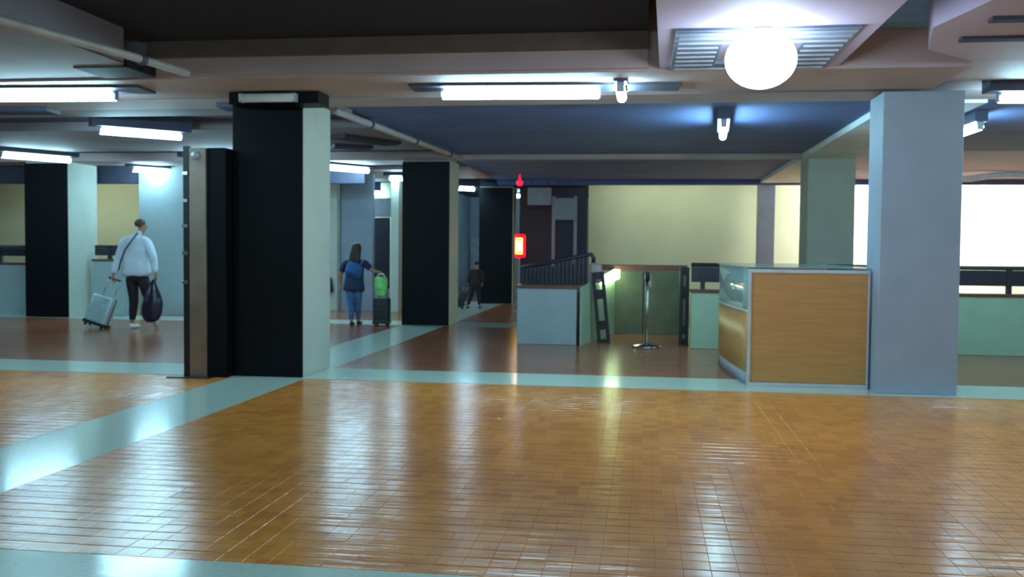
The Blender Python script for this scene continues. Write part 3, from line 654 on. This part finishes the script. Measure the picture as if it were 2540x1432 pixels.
woman = person('woman with long dark hair in a navy top and jeans walking away', (-5.0, 15.9, 0),
    dict(pelvis=(0.0, 0, 0.70), chest=(0.01, 0.0, 1.0), neck=(0.04, 0.0, 1.19), head=(0.055, 0.0, 1.335), hem=(0.0, 0, 0.58),
         shL=(-0.15, 0, 1.09), elL=(-0.245, 0, 0.87), haL=(-0.24, 0.02, 0.70), shR=(0.20, 0, 1.09), elR=(0.33, 0.0, 0.955), haR=(0.45, 0.02, 0.94), hdL=(0, 0, -1), hdR=(1, 0, -0.3),
         hipL=(-0.07, 0.0, 0.66), knL=(-0.045, 0.0, 0.36), anL=(-0.035, -0.02, 0.07), toeL=(-0.04, 0.12, 0.03),
         hipR=(0.08, 0.0, 0.66), knR=(0.055, 0.06, 0.36), anR=(0.035, 0.16, 0.07), toeR=(0.05, 0.28, 0.03)),
    0.84, 'navy', 'jeans', 'black', 'hair', turn=0.1, sleeve=0.5, long_hair=True, tw=(0.19, 0.185, 0.235))
bp = thing('backpack', 'small blue backpack on the back of the woman', 'backpack', (-4.94, 15.69, 0.86))
bm = bmesh.new(); loft(bm, [((-0.03, 0, 0.0), 0.13, 0.03, 0.7), ((0.0, -0.01, 0.05), 0.155, 0.055, 0.7), ((0.02, -0.01, 0.16), 0.15, 0.06, 0.7), ((0.04, 0, 0.24), 0.12, 0.035, 0.7)], 18)
obj('pack_body', bm, 'backpack', bp, True, sub=1)
bm = bmesh.new(); loft(bm, [((-0.01, -0.065, 0.03), 0.09, 0.015, 0.7), ((0.0, -0.075, 0.1), 0.10, 0.02, 0.7), ((0.01, -0.068, 0.14), 0.09, 0.012, 0.7)], 14); obj('pocket', bm, 'backpack', bp, True)
for s_ in (-1, 1):
    bm = bmesh.new(); tube(bm, [(s_*0.09+0.03, 0.02, 0.21), (s_*0.10+0.03, 0.08, 0.255), (s_*0.11+0.03, 0.16, 0.275)], 0.012, 8); obj('strap', bm, 'backpack', bp, True)
farp = person('small distant person in dark clothes pulling a black case', (-3.85, 21.2, 0),
    dict(pelvis=(0.03, 0, 0.52), chest=(0.05, 0, 0.76), neck=(0.06, 0, 0.91), head=(0.07, 0, 1.0), hem=(0.04, 0, 0.50),
         shL=(-0.06, 0, 0.84), elL=(-0.11, 0, 0.69), haL=(-0.12, 0, 0.57), shR=(0.17, 0, 0.84), elR=(0.20, 0, 0.69), haR=(0.20, 0, 0.56), hdL=(0, 0, -1), hdR=(0, 0, -1),
         hipL=(-0.01, 0, 0.49), knL=(-0.06, 0.02, 0.27), anL=(-0.13, -0.06, 0.05), toeL=(-0.11, 0.04, 0.02),
         hipR=(0.09, 0, 0.49), knR=(0.12, 0.03, 0.27), anR=(0.12, 0.1, 0.05), toeR=(0.13, 0.2, 0.02)),
    0.62, 'trousers', 'trousers', 'black', 'hair', turn=0.2)

# ------------------------------------------------------------------ luggage
def suitcase(label, loc, rot, w, h, d, m, m2, grip, ribs=7, zoff=0.05):
    t = thing('suitcase', label, 'suitcase', loc, rot)
    box('shell', -w/2, w/2, -d/2, d/2, zoff, zoff+h, m, t, 0.035, True)
    box('side_band', -w/2-0.004, w/2+0.004, -0.02, 0.02, zoff-0.004, zoff+h+0.004, m2, t, 0.01)
    box('bottom_guard', -w/2-0.006, w/2+0.006, -d/2-0.006, d/2+0.006, zoff-0.006, zoff+0.05, m2, t, 0.015)
    for k in range(ribs):
        z = zoff+0.09+(h-0.13)*k/(ribs-1)
        box('rib', -w/2+0.03, w/2-0.03, -d/2-0.007, -d/2+0.01, z-0.008, z+0.008, m, t, 0.003)
    for sx in (-1, 1):
        bm = bmesh.new(); tube(bm, [(sx*w*0.27, d*0.25, zoff+h-0.01), (sx*w*0.27, d*0.25, grip)], 0.009, 8); obj('handle_rod', bm, 'steel', t, True)
        for sy in (-1, 1):
            wh = bmesh.new(); tube(wh, [(sx*w*0.38-0.012, sy*d*0.34, 0.028), (sx*w*0.38+0.012, sy*d*0.34, 0.028)], 0.028, 14)
            add_box(wh, sx*w*0.38-0.018, sx*w*0.38+0.018, sy*d*0.34-0.012, sy*d*0.34+0.012, 0.03, zoff+0.002); obj('wheel', wh, 'black', t)
    bm = bmesh.new(); tube(bm, [(-w*0.30, d*0.25, grip), (w*0.30, d*0.25, grip)], 0.015, 10); obj('grip', bm, 'black', t, True)
    return t
suitcase('silver ribbed hard suitcase rolling behind the man in white', (-8.84, 14.28, 0.015), (-0.16, 0.30, 0.05), 0.36, 0.48, 0.24, 'silver', 'case_black', 0.84)
suitcase('black upright suitcase pushed by the woman, green bag on top', (-4.50, 15.92, 0.0), (0, 0.0, 0), 0.27, 0.44, 0.22, 'case_black', 'black', 0.90, 5)
suitcase('little black case pulled by the distant person', (-4.15, 21.05, 0.0), (0, 0.30, 0), 0.16, 0.32, 0.12, 'case_black', 'black', 0.55, 4)
gb = thing('green_bag', 'lime green bag sitting on top of the black suitcase', 'bag', (-4.48, 15.78, 0.52))
bm = bmesh.new(); loft(bm, [((0, 0, 0.0), 0.07, 0.05, 0.8), ((0, 0, 0.05), 0.10, 0.075, 0.8), ((0, 0, 0.22), 0.12, 0.08, 0.8), ((0.0, 0, 0.30), 0.125, 0.07, 0.8), ((0.0, 0, 0.345), 0.09, 0.04, 0.8)], 18)
obj('bag_body', bm, 'green', gb, True, sub=1)
bm = bmesh.new(); tube(bm, [(-0.07, 0, 0.33), (-0.04, 0, 0.385), (0.04, 0, 0.385), (0.08, 0, 0.33)], 0.010, 8); obj('bag_handle', bm, 'white', gb, True)
pb = thing('carrier_bag', 'full black carrier bag in the right hand of the man in white', 'bag', (-7.765, 14.17, 0.12))
bm = bmesh.new(); loft(bm, [((-0.03, 0, 0), 0.07, 0.05), ((-0.04, 0, 0.06), 0.15, 0.09), ((-0.03, 0, 0.2), 0.185, 0.12), ((0.0, 0, 0.36), 0.17, 0.11), ((0.0, 0, 0.50), 0.11, 0.08), ((-0.01, 0, 0.62), 0.06, 0.045), ((0, 0.02, 0.70), 0.03, 0.025)], 18)
obj('bag_body', bm, 'bag', pb, True, sub=1)
bm = bmesh.new(); tube(bm, [(-0.02, 0.04, 0.60), (-0.025, 0.05, 0.70), (0.0, 0.05, 0.735), (0.02, 0.05, 0.70), (0.02, 0.04, 0.60)], 0.008, 8); obj('bag_handle', bm, 'bag', pb, True)
